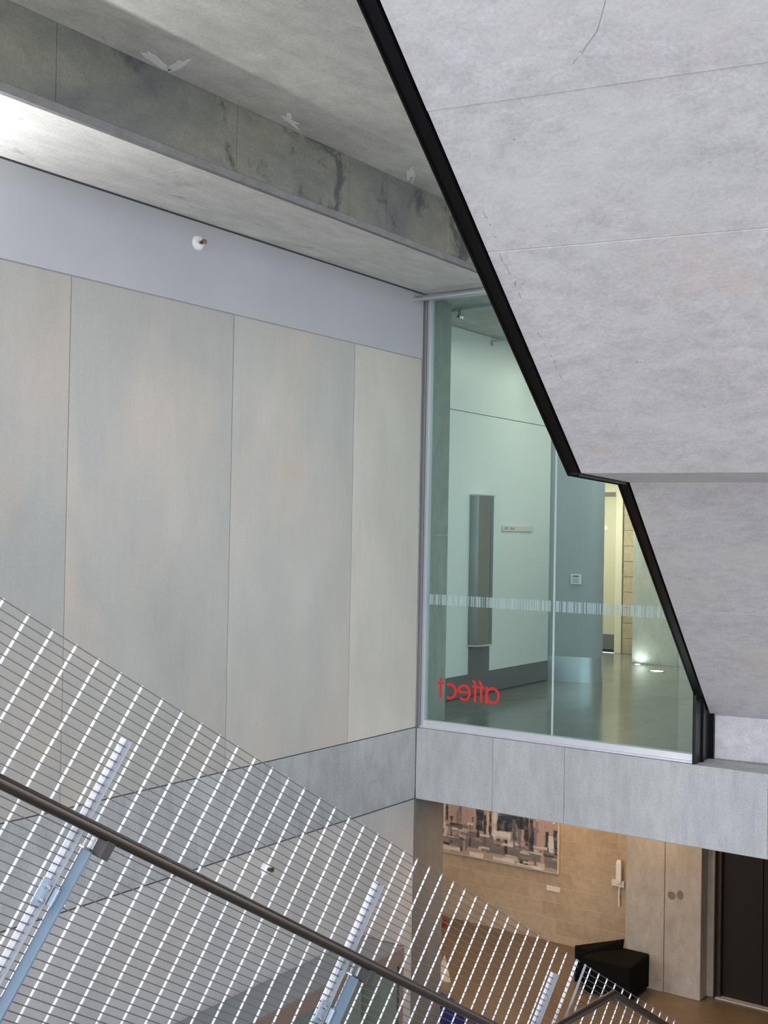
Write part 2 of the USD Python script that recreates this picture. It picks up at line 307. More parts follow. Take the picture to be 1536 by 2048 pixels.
def wall_uplighter(loc, w, h, inten, label):
    ul = thing('wall_uplighter', label, 'wall light', loc)
    obj('housing', [box(-loc[0], w + 0.03, -h / 2 - 0.02, h / 2 + 0.02, -0.06, 0.0, 0.004), box(w + 0.022, w + 0.03, -h / 2 - 0.02, h / 2 + 0.02, 0.0, 0.03, 0.002)], 'alu_paint', ul)
    l = UsdLux.RectLight.Define(stage, str(ul.GetPath()) + '/lamp'); l.CreateWidthAttr(w); l.CreateHeightAttr(h); l.CreateIntensityAttr(inten)
    l.AddTranslateOp().Set(Gf.Vec3d(w / 2, 0, 0.006)); l.AddRotateXYZOp().Set(Gf.Vec3f(180, 0, 0))
wall_uplighter((0.02, -5.05, 2.62), 0.07, 0.28, 520, 'slim metal wall uplighter washing the soffit near the glazing')

# ---- ceiling: beam along the wall, then the higher slab
bm = thing('ceiling_beam', 'stained dark concrete downstand beam running along the ceiling', 'beam', kind=ST)
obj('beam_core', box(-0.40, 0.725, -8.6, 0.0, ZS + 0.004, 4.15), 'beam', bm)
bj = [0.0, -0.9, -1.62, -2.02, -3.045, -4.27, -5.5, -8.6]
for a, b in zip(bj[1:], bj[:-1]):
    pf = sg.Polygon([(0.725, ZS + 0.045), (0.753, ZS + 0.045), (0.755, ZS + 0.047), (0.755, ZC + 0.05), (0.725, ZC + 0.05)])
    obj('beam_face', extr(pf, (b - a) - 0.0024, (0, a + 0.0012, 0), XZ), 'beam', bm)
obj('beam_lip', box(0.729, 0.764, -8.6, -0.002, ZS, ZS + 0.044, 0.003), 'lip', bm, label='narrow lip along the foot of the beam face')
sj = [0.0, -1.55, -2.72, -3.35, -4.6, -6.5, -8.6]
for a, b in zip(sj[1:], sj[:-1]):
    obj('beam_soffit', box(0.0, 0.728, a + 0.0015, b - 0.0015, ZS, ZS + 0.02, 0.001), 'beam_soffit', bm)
cl = thing('ceiling', 'mottled grey cast concrete ceiling slab with board joints', 'ceiling', kind=ST)
cj = [0.0, -1.9, -3.1, -4.75, -6.6, -8.6]
for a, b in zip(cj[1:], cj[:-1]):
    obj('ceiling_slab', box(0.757, 2.6, a + 0.0015, b - 0.0015, ZC, ZC + 0.3, 0.0015), 'ceiling', cl)

rs = np.random.default_rng(3)
for (cx, cy, L, a) in ((0.83, -3.74, 0.30, -70), (0.86, -3.62, 0.16, -20), (0.85, -2.70, 0.22, -75), (0.86, -1.50, 0.28, -60)):
    bits = []
    for q_ in range(7):
        n = 9; tt = np.linspace(0, 2 * np.pi, n, endpoint=False); rr = 1 + 0.8 * (rs.random(n) - 0.5)
        l_, w_ = L * rs.uniform(0.12, 0.4), rs.uniform(0.006, 0.018)
        bits.append(affinity.translate(affinity.rotate(sg.Polygon(np.c_[rr * np.cos(tt) * l_, rr * np.sin(tt) * w_]).buffer(0), rs.uniform(-25, 25), origin=(0, 0)), rs.uniform(-0.35, 0.35) * L, rs.uniform(-0.02, 0.02)))
    pg = affinity.translate(affinity.rotate(unary_union(bits), a + 180, origin=(0, 0)), cx, cy)
    obj('plaster_smear', extr(pg.buffer(0), 0.002, (0, 0, ZC - 0.0018)), 'smear', cl, label='white plaster smear at the edge of the beam')

# ---- upper corridor floor, its edge beam, and its ceiling
fu = thing('floor_001', 'polished grey green concrete floor of the upper corridor', 'floor', kind=ST)
obj('floor_slab', box(-4, 6.5, 0.30, 8.5, -0.557, 0.0), 'floor_conc', fu)
eb = thing('edge_beam', 'pale blue grey concrete edge beam below the glass screen', 'beam', kind=ST)
ej = [0.003, 0.69, 1.285, 2.75, 4.6, 6.5]
for a, b in zip(ej[:-1], ej[1:]):
    obj('beam_segment', box(a + 0.001, b - 0.001, 0.0, 0.298, -0.557, -0.002, 0.004), 'fascia', eb)
obj('ceiling_001', box(-4, 2.3, 0.43, 8.5, ZS, ZS + 0.3), 'ceiling', label='dark grey concrete ceiling of the corridor behind the glass', cat='ceiling', kind=ST)
obj('ceiling_002', [box(0.0, 2.3, 0.0, 0.43, ZS, ZS + 0.7)], 'ceiling', label='concrete lintel over the glass screen', cat='ceiling', kind=ST)

# ================================================================== CONCRETE STAIR with black edge channel (right)
A0 = V(2.246, 0.0, 0.0)
ph = math.radians(10.0)
RUN = V(math.sin(ph), -math.cos(ph), 0); CR = V(math.cos(ph), math.sin(ph), 0); UZ = V(0, 0, 1)
SF = np.array([RUN, UZ, CR])        # (run, z) profile extruded along the cross direction
zl = lambda r: 0.476 + 0.59 * r
zu = lambda r: 1.812 + 0.555 * (r - 3.184)
ZL = 1.812
cs = thing('concrete_stair', 'pale lilac grey concrete stair seen from below, with black steel edge', 'staircase')
WID = 2.6
def seg(r_a, r_b, za, zb, top):
    return extr(sg.Polygon([(r_a, za), (r_b, zb), (r_b, top(r_b)), (r_a, top(r_a))]), WID, A0 + CR * 0.062, SF)
tl = lambda r: zl(r) + 0.30
tu = lambda r: zu(r) + 0.32
g = 0.0018
obj('soffit_panel', extr(sg.Polygon([(-0.30, 0.0), (-0.30, zl(-0.30)), (1.06 - g, zl(1.06 - g)), (1.06 - g, tl(1.06)), (-0.9, tl(-0.9)), (-0.9, 0.0)]), WID, A0 + CR * 0.062, SF), 'soffit', cs)
obj('soffit_panel', seg(1.06 + g, 2.272, zl(1.06 + g), ZL, tl), 'soffit', cs)
obj('landing_soffit', extr(sg.Polygon([(2.272, ZL), (3.184, ZL), (3.184, ZL + 0.32), (2.272, tl(2.272))]), WID, A0 + CR * 0.062, SF), 'soffit', cs)
for a, b in ((3.184, 4.412), (4.412, 4.953), (4.953, 6.4), (6.4, 8.3)):
    e = 0.003 if a == 4.953 else 0.0
    ga, gb = (0.003 if a == 4.412 else g), (0.003 if b == 4.412 else g)
    obj('soffit_panel', seg(a + ga, b - gb, zu(a + ga) - e, zu(b - gb) - e, tu), 'soffit', cs)
SR = np.array([RUN, CR, UZ])
def sofmark(name, lines, w, m, label):
    nn = RUN * 0.555 - UZ; nn = nn / np.linalg.norm(nn)
    sl = (RUN + UZ * 0.555)                       # along the slope, per unit of run
    ms = []
    for ln_ in lines:
        pg = sg.LineString(ln_).buffer(w / 2, cap_style='round', quad_segs=2)
        o = A0 + UZ * zu(0) + nn * 0.0006
        if ln_[0][0] < 4.95: o = o + nn * 0.0
        else: o = o + nn * 0.003
        ms.append(extr(pg, 0.0012, o - nn * 0.0006, np.array([sl, CR, -nn])))
    obj(name, ms, m, cs, label=label, kind='stuff')
sofmark('hairline_crack', [[(5.20, 0.66), (5.155, 0.637), (5.11, 0.612), (5.072, 0.571), (5.055, 0.557)], [(5.045, 0.54), (5.03, 0.525)]], 0.0022, 'hair', 'dark hairline crack')
rm = np.random.default_rng(11)
sofmark('plaster_splash', [[(r_, c_), (r_ + rm.uniform(0.004, 0.03), c_ + rm.uniform(-0.004, 0.004))] for r_, c_ in [(4.575, .105), (4.55, .108), (4.52, .108), (4.47, .112), (4.37, .10), (4.34, .105), (4.31, .108), (4.27, .115), (4.25, .11), (4.20, .112), (4.0, .125), (3.96, .13), (3.90, .135), (3.87, .14), (3.83, .14), (3.78, .142), (3.50, .12), (3.44, .14), (3.36, .15)]], 0.004, 'smear', 'small white plaster splashes')
# treads above
tr = []
for k in range(26):
    r1 = -0.9 + 0.30 * k
    z1 = 0.174 * (k + 1)
# black channel: follows the soffit profile along its left edge
def chan(r_a, za, r_b, zb, c0, c1, d0, d1):
    pts = [(r_a, za - d0), (r_b, zb - d0), (r_b, zb + d1), (r_a, za + d1)]
    return extr(sg.Polygon(pts), c1 - c0, A0 + CR * c0, SF)
prof = [(-0.02, zl(-0.02)), (2.265, ZL), (3.178, ZL), (8.3, zu(8.3))]
for i in range(3):
    (ra, za), (rb, zb) = prof[i], prof[i + 1]
    web = chan(ra, za, rb, zb, 0.0, 0.052, 0.0, 0.20)
    lip = chan(ra, za, rb, zb, 0.0, 0.006, 0.012, 0.0)
    lip2 = chan(ra, za, rb, zb, 0.046, 0.052, 0.012, 0.0)
    obj('edge_channel', [web, lip, lip2], 'black', cs, label='black steel channel along the edge of the soffit')

# ================================================================== GLASS SCREEN
ws = thing('window_1', 'green tinted glass screen with frosted stripe band and red lettering above the edge beam', 'glass screen', kind=ST)
XE = 2.238
for a, b in ((0.052, 1.152), (1.164, XE)):
    obj('pane', box(a, b, 0.05, 0.062, 0.05, ZS - 0.04), 'pane', ws)
obj('joint_seal', box(1.1535, 1.1625, 0.048, 0.064, 0.05, ZS - 0.04), 'seal', ws)
obj('jamb_frame', box(0.002, 0.026, 0.004, 0.10, 0.0, ZS, 0.002), 'jamb_grey', ws)
obj('jamb_frame', box(0.027, 0.052, 0.020, 0.085, 0.0, ZS, 0.002), 'jamb_light', ws)
obj('sill_channel', [box(0.022, XE, 0.012, 0.10, 0.0, 0.018, 0.003), box(0.022, XE, 0.030, 0.048, 0.0, 0.062, 0.003), box(0.022, XE, 0.064, 0.082, 0.0, 0.062, 0.003)], 'alu_light', ws)
obj('head_channel', box(0.022, XE, 0.030, 0.085, ZS - 0.05, ZS - 0.002, 0.003), 'alu_paint', ws)
obj('end_jamb', [box(XE, XE + 0.022, 0.0, 0.09, 0.0, 0.50, 0.002), box(XE + 0.004, XE + 0.022, 0.09, 0.325, 0.0, 0.50, 0.002), box(XE + 0.022, XE + 0.034, 0.12, 0.15, 0.0, 0.46), box(XE + 0.022, XE + 0.05, 0.285, 0.325, 0.0, 0.42)], 'black', ws, label='black steel end jamb beside the concrete stair')
# frosted band: barcode-like stripes
st, x = [], 0.075
rg = np.random.default_rng(21)
while x < XE - 0.02:
    w = float(rg.choice([0.004, 0.007, 0.011, 0.018, 0.026], p=[0.3, 0.27, 0.2, 0.13, 0.10])); gp = float(rg.choice([0.004, 0.006, 0.010, 0.014]))
    if not (1.145 < x < 1.17 or 1.145 < x + w < 1.17):
        st.append(box(x, min(x + w, XE - 0.01), 0.0485, 0.05, 0.972, 1.052))
    x += w + gp
obj('frosted_band', st, 'frost', ws, label='band of frosted white vertical stripes', kind='stuff')
# red lettering on the glass, seen from behind (reads AFFECT from the other side)
def arc(cx, cz, rx, rz, a0, a1, w, n=40):
    t = np.radians(np.linspace(a0, a1, n)); return sg.LineString(np.c_[cx + rx * np.cos(t), cz + rz * np.sin(t)]).buffer(w / 2, cap_style='flat')
ln = lambda pts, w: sg.LineString(pts).buffer(w / 2, cap_style='flat', join_style='round')
bz, sw = 0.243, 0.021
hf = 0.064
let = {'t': unary_union([ln([(0.192, bz), (0.192, bz + 0.158)], sw), ln([(0.162, bz + 0.118), (0.222, bz + 0.118)], sw * 0.8)]),
       'c': arc(0.279, bz + hf, 0.049, hf - 0.010, -128, 128, sw),
       'e': unary_union([arc(0.404, bz + hf, 0.051, hf - 0.010, -132, 180, sw), ln([(0.35, bz + hf + 0.002), (0.456, bz + hf + 0.002)], sw * 0.85)]),
       'f1': unary_union([ln([(0.503, bz), (0.503, bz + 0.132)], sw), arc(0.477, bz + 0.132, 0.026, 0.028, 0, 88, sw), ln([(0.477, bz + 0.116), (0.529, bz + 0.116)], sw * 0.8)]),
       'f2': unary_union([ln([(0.557, bz), (0.557, bz + 0.132)], sw), arc(0.531, bz + 0.132, 0.026, 0.028, 0, 88, sw), ln([(0.531, bz + 0.116), (0.583, bz + 0.116)], sw * 0.8)]),
       'a': unary_union([arc(0.655, bz + hf, 0.054, hf - 0.010, 0, 360, sw), ln([(0.604, bz), (0.604, bz + 2 * hf)], sw)])}
for k in let:
    obj('letter', extr(let[k], 0.0012, (0, 0.0482, 0), XZ), 'red_vinyl', ws)

# sprinkler pipes at the head of the glass
obj('ceiling_pipe', [tube([(0.004, -0.12, 3.365), (2.3, -0.12, 3.375)], 0.021), disc((0.002, -0.12, 3.365), (1, 0, 0), 0.03, 0.012)], 'alu', smooth=40, label='silver pipe running below the ceiling along the head of the glass', cat='pipe')
pp2 = thing('ceiling_pipe', 'dull pipe with spray head under the corridor ceiling behind the glass', 'pipe')
obj('pipe', tube([(-0.10, 0.60, 3.405), (2.2, 0.60, 3.415)], 0.016), 'alu_paint', pp2, smooth=40)
obj('spray_head', [disc((-0.02, 0.60, 3.35), (0, 0, 1), 0.022, 0.06), disc((-0.02, 0.60, 3.33), (0.3, 0, 1), 0.035, 0.02)], 'chrome', pp2, smooth=40)
obj('ceiling_pipe', [tube([(-0.53, 2.05, 3.385), (0.6, 2.25, 3.40)], 0.010), tube([(-0.53, 2.05, 3.385), (-0.53, 2.05, 3.34)], 0.012)], 'alu_paint', smooth=40, label='thin grey conduit dropping onto the top of the white corridor wall', cat='pipe')

# ================================================================== UPPER CORRIDOR
wc = thing('wall_corridor', 'glossy white board wall with dark skirting behind the glass', 'wall', kind=ST)
obj('wall_core', box(-0.75, -0.566, 0.44, 3.36, 0.0, ZS), 'dark_gap', wc)
obj('wall_board', box(-0.566, -0.55, 0.44, 3.355, 2.668, ZS - 0.004, 0.001), 'white_wall', wc)
obj('wall_board', extr(sg.Polygon([(0.44, 0.215), (1.715, 0.215), (1.715, 0.49), (2.12, 0.49), (2.12, 0.215), (3.355, 0.215), (3.355, 2.662), (0.44, 2.662)]), 0.016, (-0.566, 0, 0), YZ), 'white_wall', wc)
obj('skirting', extr(sg.Polygon([(0.44, 0.012), (3.355, 0.012), (3.355, 0.213), (2.118, 0.213), (2.118, 0.488), (1.717, 0.488), (1.717, 0.213), (0.44, 0.213)]), 0.012, (-0.566, 0, 0), YZ), 'skirt', wc, label='dark grey skirting stepping up below the metal cover')
tc = thing('wall_light_trough', 'tall vertical aluminium trough on the white corridor wall', 'metal trough')
obj('trough_body', extr(sg.Polygon([(-0.549, 1.70), (-0.47, 1.735), (-0.44, 1.80), (-0.452, 1.802), (-0.475, 1.86), (-0.45, 1.92), (-0.44, 1.922), (-0.46, 2.0), (-0.549, 2.05)]), 1.40, (0, 0, 0.49), np.eye(3)), 'trough', tc)
obj('end_cap', extr(sg.Polygon([(-0.549, 1.69), (-0.465, 1.728), (-0.43, 1.80), (-0.43, 1.925), (-0.45, 2.01), (-0.549, 2.06)]), 0.012, (0, 0, 1.89), np.eye(3)), 'alu_paint', tc)
obj('end_cap', extr(sg.Polygon([(-0.549, 1.69), (-0.465, 1.728), (-0.43, 1.80), (-0.43, 1.925), (-0.45, 2.01), (-0.549, 2.06)]), 0.012, (0, 0, 0.478), np.eye(3)), 'alu_paint', tc)
sn = thing('door_sign', 'narrow silver room sign with small grey lettering on the white wall', 'sign')
obj('sign_plate', box(-0.549, -0.537, 2.318, 2.965, 1.562, 1.617, 0.002), 'offwhite', sn)
tm = meshkit.text_mesh('WC  Stair', 0.026, 0.001)
tv = np.asarray(tm.vertices); tm = trimesh.Trimesh(np.c_[-0.537 + tv[:, 2], 2.36 + tv[:, 0] * 1.3, 1.577 + tv[:, 1]], tm.faces, process=False)
obj('lettering', tm, 'text', sn, kind='stuff')

# curved end wall with kickplate
cw = thing('wall_curved', 'blue grey wall with rounded corner and metal kickplate behind the glass', 'wall', kind=ST)
def cwpoly(off):
    pts = [(-0.60, 3.365 - off), (-0.235, 3.462 - off)]
    c, R = V(-0.29, 3.60), 0.145
    for a in np.linspace(-78, 90, 22):
        pts.append((-0.212 + (R + off) * math.cos(math.radians(a)), 3.63 + (R + off) * math.sin(math.radians(a))))
    pts += [(-0.75, 3.775 + off), (-0.75, 3.365 - off)]
    return sg.Polygon(pts).buffer(0)
obj('wall_body', extr(cwpoly(0.0), ZS - 0.262, (0, 0, 0.262)), 'grey_wall', cw, smooth=25)
obj('kickplate', extr(cwpoly(0.004), 0.262, (0, 0, 0)), 'kick', cw, smooth=25, label='brushed metal kickplate')
kp = thing('alarm_keypad', 'small pale alarm keypad on the curved blue grey wall', 'keypad')
ko = V(-0.335, 3.431, 1.02); kx = V(0.971, 0.239, 0); kn = V(0.239, -0.971, 0)
KF = [kx, UZ, kn]
obj('housing', obox(ko, KF, (0, 0, 0), (0.115, 0.105, 0.028), 0.006), 'white', kp)
obj('display', obox(ko, KF, (0.025, 0.078, 0.028), (0.09, 0.094, 0.0295)), 'screen', kp)
for i in range(4):
    for j in range(3):
        obj('key', obox(ko, KF, (0.024 + i * 0.018, 0.018 + j * 0.018, 0.028), (0.036 + i * 0.018, 0.031 + j * 0.018, 0.031), 0.001), 'key', kp)

# concrete cross wall with floor uplighter
obj('wall_cross', [box(-0.555, 0.02, 5.60, 5.85, 0, ZS, 0.003), box(0.023, 3.2, 5.60, 5.85, 0, ZS, 0.003)], concrete('concrete_cross', (0.50, 0.515, 0.50), (0.62, 0.63, 0.61), (1, 1, 0.6), 1.3, 0.6, 0.2, 0.3), label='grey concrete cross wall at the end of the corridor', cat='wall', kind=ST)
fwl = thing('wall_far', 'cream painted block wall beyond the corridor', 'wall', kind=ST)
obj('wall_core', [box(-3.5, -2.1, 6.56, 6.8, 0, ZS), box(-1.09, 0.5, 6.56, 6.8, 0, ZS), box(-2.1, -1.09, 6.56, 6.8, 2.24, ZS)], 'mortar', fwl)
for k in range(12):
    z0 = 0.004 + 0.2 * k
    off = 0.2 if k % 2 else 0.0
    x0 = -1.086
    while x0 < -0.3:
        x1 = min(x0 + (0.4 if x0 > -1.08 or not off else 0.2), 0.0)
        obj('brick', box(x0, x1 - 0.008, 6.55, 6.562, z0, z0 + 0.192, 0.002), BLK[(k + int(x0 * 10)) % 3], fwl)
        x0 = x1
d1 = thing('door_1', 'cream door with grille, dark kickplate and cream frame at the end of the corridor', 'door', kind=ST)
obj('door_frame', [box(-1.195, -1.10, 6.53, 6.62, 0, 2.23, 0.004), box(-2.1, -2.02, 6.53, 6.62, 0, 2.23, 0.004), box(-2.02, -1.195, 6.53, 6.62, 2.10, 2.23, 0.004)], 'cream_frame', d1)
obj('door_leaf', box(-2.018, -1.198, 6.565, 6.60, 0.008, 2.098, 0.002), 'cream_paint', d1)
obj('grille', [box(-2.0, -1.215, 6.558, 6.566, 2.045 + 0.012 * k, 2.052 + 0.012 * k) for k in range(4)], 'skirt', d1, label='dark slotted grille at the head of the door')
obj('kickplate', box(-2.005, -1.205, 6.560, 6.566, 0.045, 0.24, 0.001), 'skirt', d1, label='dark grey kickplate')
obj('drop_seal', box(-2.01, -1.2, 6.555, 6.566, 0.008, 0.042), 'black', d1)
obj('sign_plate', box(-1.375, -1.325, 6.558, 6.566, 1.60, 1.655, 0.002), 'white', d1)
obj('ceiling_003', box(-3.5, -0.6, 4.22, 6.54, 2.42, 2.5), 'white_wall', label='low white ceiling over the lit passage', cat='ceiling', kind=ST)
obj('wall_passage', [box(-3.6, -3.5, 3.4, 8.5, 0, ZS), box(-3.5, -0.76, 3.65, 3.77, 0, ZS)], 'cream_frame', label='cream side wall of the passage', cat='wall', kind=ST)
obj('wall_corridor_right', box(3.2, 3.3, 1.2, 8.5, 0, ZS), 'white_wall', label='white wall on the far side of the corridor', cat='wall', kind=ST)

def downlight(loc, rad, color, inten, label, group, ring='white'):
    t = thing('downlight', label, 'ceiling light', loc, group)
    obj('trim_ring', disc((0, 0, -0.006), (0, 0, 1), 0, 0, 28, [(rad, 0), (rad + 0.018, 0), (rad + 0.018, 0.005), (rad, 0.005), (rad, 0)]), ring, t)
    l = UsdLux.DiskLight.Define(stage, str(t.GetPath()) + '/lamp')
    l.CreateRadiusAttr(rad); l.CreateIntensityAttr(inten); l.CreateColorAttr(Gf.Vec3f(*color))
    l.AddTranslateOp().Set(Gf.Vec3d(0, 0, -0.008))
    return t
for loc, lb in zip(((0.45, 2.5, ZS), (0.75, 3.6, ZS), (0.55, 4.75, ZS)), ('recessed downlight close to the white corridor wall', 'recessed downlight midway along the corridor ceiling', 'recessed downlight before the concrete cross wall')):
    downlight(loc, 0.10, (1.0, 0.93, 0.78), 120, lb, 'corridor downlights')
downlight((-1.15, 5.4, 2.42), 0.08, (1.0, 0.85, 0.66), 900, 'warm recessed downlight in the low passage ceiling', 'passage downlights')
def uplight(loc, r, label, strength=None):
    t = thing('floor_uplight', label, 'floor light', loc)
    obj('bezel', disc((0, 0, 0.0), (0, 0, 1), 0, 0, 28, [(r * 0.85, 0.001), (r * 1.12, 0.001), (r * 1.12, 0.004), (r * 0.85, 0.006), (r * 0.85, 0.001)]), 'chrome', t)
    obj('lens', disc((0, 0, 0.001), (0, 0, 1), r * 0.84, 0.003), 'lamp', t)
    return t
uplight((0.01, 4.98, 0), 0.085, 'round floor uplight glowing white on the corridor floor')
ut = uplight((-0.44, 5.50, 0), 0.04, 'small floor uplight washing the foot of the concrete cross wall')
l = UsdLux.DiskLight.Define(stage, str(ut.GetPath()) + '/lamp'); l.CreateRadiusAttr(0.02); l.CreateIntensityAttr(130); l.CreateColorAttr(Gf.Vec3f(1, 0.97, 0.9))
l.AddTranslateOp().Set(Gf.Vec3d(0, 0.02, 0.012)); l.AddRotateXYZOp().Set(Gf.Vec3f(180, 0, 0))
sh = UsdLux.ShapingAPI.Apply(l.GetPrim()); sh.CreateShapingConeAngleAttr(24); sh.CreateShapingConeSoftnessAttr(0.4)

# ================================================================== RAIL STAIR (foreground)
P0 = V(2.035, -5.466, 1.314)
D = V(0.089, 0.857, -0.507); D /= np.linalg.norm(D)
B = V(0.156, 0.491, 0.857); B = B - (B @ D) * D; B /= np.linalg.norm(B)
N = np.cross(D, B); N = N if N[0] > 0 else -N
FR = [D, B, N]
RH = V(D[0], D[1], 0); RH /= np.linalg.norm(RH); NH = V(RH[1], -RH[0], 0)
R = lambda s, b, n: P0 + s * D + b * B + n * N
pit, wp, BOT = 0.10345, 0.0285, -1.19
# supporting flight under the balustrade (below the frame)
fl = thing('lower_stair', 'concrete flight carrying the mesh balustrade', 'staircase')
base = V(P0[0], P0[1], 0) + NH * 0.10
pts, r, z = [(-1.2, 0.0), (0.10, 0.0)], 0.10, 0.0
for k in range(11):
    z -= 0.17; pts.append((r, z)); r += 0.289; pts.append((r, z))
r += 0.85; pts[-1] = (r, z)
for k in range(10):
    z -= 0.173; pts.append((r, z)); r += 0.289; pts.append((r, z))
rend = r
pts += [(rend, ZF), (rend - 0.6, ZF), (4.2, -2.15), (3.2, -2.15), (0.0, -0.30), (-1.2, -0.25)]
obj('flight', extr(sg.Polygon(pts), 1.25, base, np.array([RH, UZ, NH])), 'tread', fl)
obj('landing_001', box(-0.0 + 2.0, 7.2, -9.6, base[1] - 1.15, -0.25, 0.0), 'tread', label='concrete landing at the head of the lower stair', cat='landing', kind=ST)

bal = thing('stair_balustrade', 'galvanised mesh balustrade with bright cross bars and dark tubular handrail in the foreground', 'balustrade')
def part(name, parent, label=None):
    x = UsdGeom.Xform.Define(stage, path_of(parent) + '/' + numbered(path_of(parent), name)).GetPrim()
    return props(x, label)
def mesh_panel(s0, s1, bars, wires_n, strip_s, label):
    t = part('mesh_panel', bal, label)
    for s in bars:
        obj('bar', obox(R(s, 0, 0), FR, (-0.0042, BOT, -0.004), (0.0042, 0.005, 0.002), 0.0015), 'bar', t)
    for k in range(wires_n):
        b = -wp * k
        obj('wire', obox(R(0, b, 0.003), FR, (s0, -0.0017, -0.002), (s1, 0.0017, 0.003), 0.0006), 'wire', t)
    obj('edge_strip', obox(R(strip_s[0], 0, 0), FR, (0, BOT, strip_s[2]), (strip_s[1], 0.005, strip_s[2] + 0.005), 0.001), strip_s[3], t)
mesh_panel(-0.75, 3.975, [pit * i for i in range(-7, 38)], 42, (3.945, 0.024, -0.006, 'bar'), 'long mesh panel')
mesh_panel(4.025, 6.3, [4.112 + pit * i for i in range(21)], 42, (4.022, 0.020, 0.006, 'leg'), 'lower mesh panel')

def post(s, top, label):
    t = part('post', bal, label)
    obj('flange', obox(R(s, 0, 0), FR, (-0.012, BOT, -0.010), (0.012, top, -0.0045), 0.001), 'bar', t)
    obj('web', obox(R(s, 0, 0), FR, (0.0125, BOT, -0.010), (0.0165, top, 0.026), 0.001), 'leg', t)
    obj('stanchion', obox(R(s, 0, 0), FR, (0.030, BOT - 0.05, 0.036), (0.040, -0.545, 0.088), 0.0015), 'stanchion', t)
    obj('clamp_plate', obox(R(s, -0.72, 0), FR, (-0.026, -0.045, 0.0035), (0.026, 0.045, 0.009), 0.0015), 'galv', t)
    obj('clamp_plate', obox(R(s, -0.72, 0), FR, (0.019, -0.03, 0.0), (0.030, 0.03, 0.05), 0.0015), 'galv', t)
    for b in (-0.70, -0.745):
        obj('bolt', [disc(R(s + 0.004, b, 0.009), N, 0.009, 0.007, 6), disc(R(s + 0.004, b, 0.016), N, 0.005, 0.006, 10)], 'chrome', t)
    obj('bolt', disc(R(s + 0.040, -0.73, 0.064), D, 0.010, 0.014, 12), 'chrome', t)
    obj('bracket_clip', [obox(R(s, -0.53, 0), FR, (0.018, -0.016, 0.026), (0.062, -0.008, 0.058), 0.001), obox(R(s, -0.53, 0), FR, (0.054, -0.016, 0.026), (0.062, 0.030, 0.058), 0.001)], 'alu', t)
    obj('bracket_block', obox(R(s, -0.5, 0), FR, (0.050, -0.050, 0.062), (0.088, 0.010, 0.118), 0.002), 'dark_steel', t)
post(0.664, -0.175, 'upper post with bolted clamp')
post(2.197, -0.165, 'middle post')
post(3.775, -0.115, 'lower post')

hs = 3.62
H = lambda s: R(s, -0.475, 0.10)
p1 = H(hs)
p2 = p1 + RH * 0.83
p3 = p2 + D * 2.2
obj('handrail', tube([H(-0.85), p1, p2, p3], 0.0215, 20), 'handrail', bal, smooth=40, label='dark bronze tubular handrail')

# ================================================================== LOWER LOBBY
wb = thing('wall_block', 'cream concrete block wall of the lower lobby', 'wall', kind=ST)
obj('wall_core', box(-4.0, 0.3, 5.7025, 6.0, ZF, -0.557), 'mortar', wb)
for k in range(-1, 15):
    z0 = ZF - 0.1 + 0.2 * (k + 1); z1 = min(z0 + 0.194, -0.565); z0 = max(z0, ZF)
    if z1 - z0 < 0.02: continue
    x0 = -3.95 + (0.2 if k % 2 else 0.0)
    while x0 < -0.30:
        x1 = min(x0 + 0.4, -0.30)
        if x1 - x0 > 0.04:
            e = RNG.uniform(0, 0.0012)
            obj('brick', box(x0 + 0.0015, x1 - 0.0015, 5.70 - e, 5.713, z0, z1, 0.0015), BLK[RNG.integers(3)], wb)
        x0 = x1
obj('wall_lobby_left', box(-4.2, -4.0, 0.44, 6.0, ZF, -0.557), 'mortar', label='side wall of the lower lobby', cat='wall', kind=ST)
lc = thing('lobby_column', 'warm grey concrete column with two dark stains beside the lift', 'column', kind=ST)
obj('column_segment', box(-0.335, 0.128, 5.0, 5.70, ZF, -0.557, 0.004), 'column', lc)
obj('column_segment', box(0.134, 0.556, 5.0, 5.70, ZF, -0.557, 0.006), 'column', lc)
obj('stain', extr(unary_union([affinity.scale(sg.Point(0.215, -2.50).buffer(0.048), 1.0, 0.95), affinity.scale(sg.Point(0.315, -2.475).buffer(0.046), 0.85, 1.15)]).simplify(0.002), 0.001, (0, 4.9992, 0), XZ), concrete('damp_stain', (0.20, 0.17, 0.145), (0.27, 0.235, 0.20), (1, 1, 1), 3.0), lc, label='pair of dark round stains')
wlf = thing('wall_lift', 'concrete lift wall right of the column', 'wall', kind=ST)
obj('wall_body', [box(0.556, 0.64, 5.2, 5.5, ZF, -0.557, 0.004), box(1.66, 4.1, 5.2, 5.5, ZF, -0.557, 0.004), box(0.556, 4.1, 5.75, 5.9, ZF, -0.557)], 'column', wlf)
d2 = thing('door_2', 'dark bronze two leaf lift door in a dark metal surround', 'lift door', kind=ST)
obj('door_frame', [box(0.64, 0.655, 5.18, 5.45, ZF, -0.557, 0.002), box(0.655, 0.70, 5.235, 5.45, ZF, -0.557, 0.002), box(1.60, 1.66, 5.20, 5.45, ZF, -0.557, 0.002)], 'lift_frame', d2)
for a, b in ((0.705, 1.150), (1.156, 1.60)):
    obj('door_leaf', box(a, b, 5.285, 5.32, ZF + 0.01, -0.60, 0.003), 'lift', d2)
obj('sill', box(0.66, 1.62, 5.18, 5.28, ZF, ZF + 0.012, 0.002), 'alu_paint', d2)
obj('wall_lobby_right', box(4.1, 4.25, 0.4, 6.0, ZF, -0.557), 'mortar', label='side wall of the lobby beyond the lift', cat='wall', kind=ST)

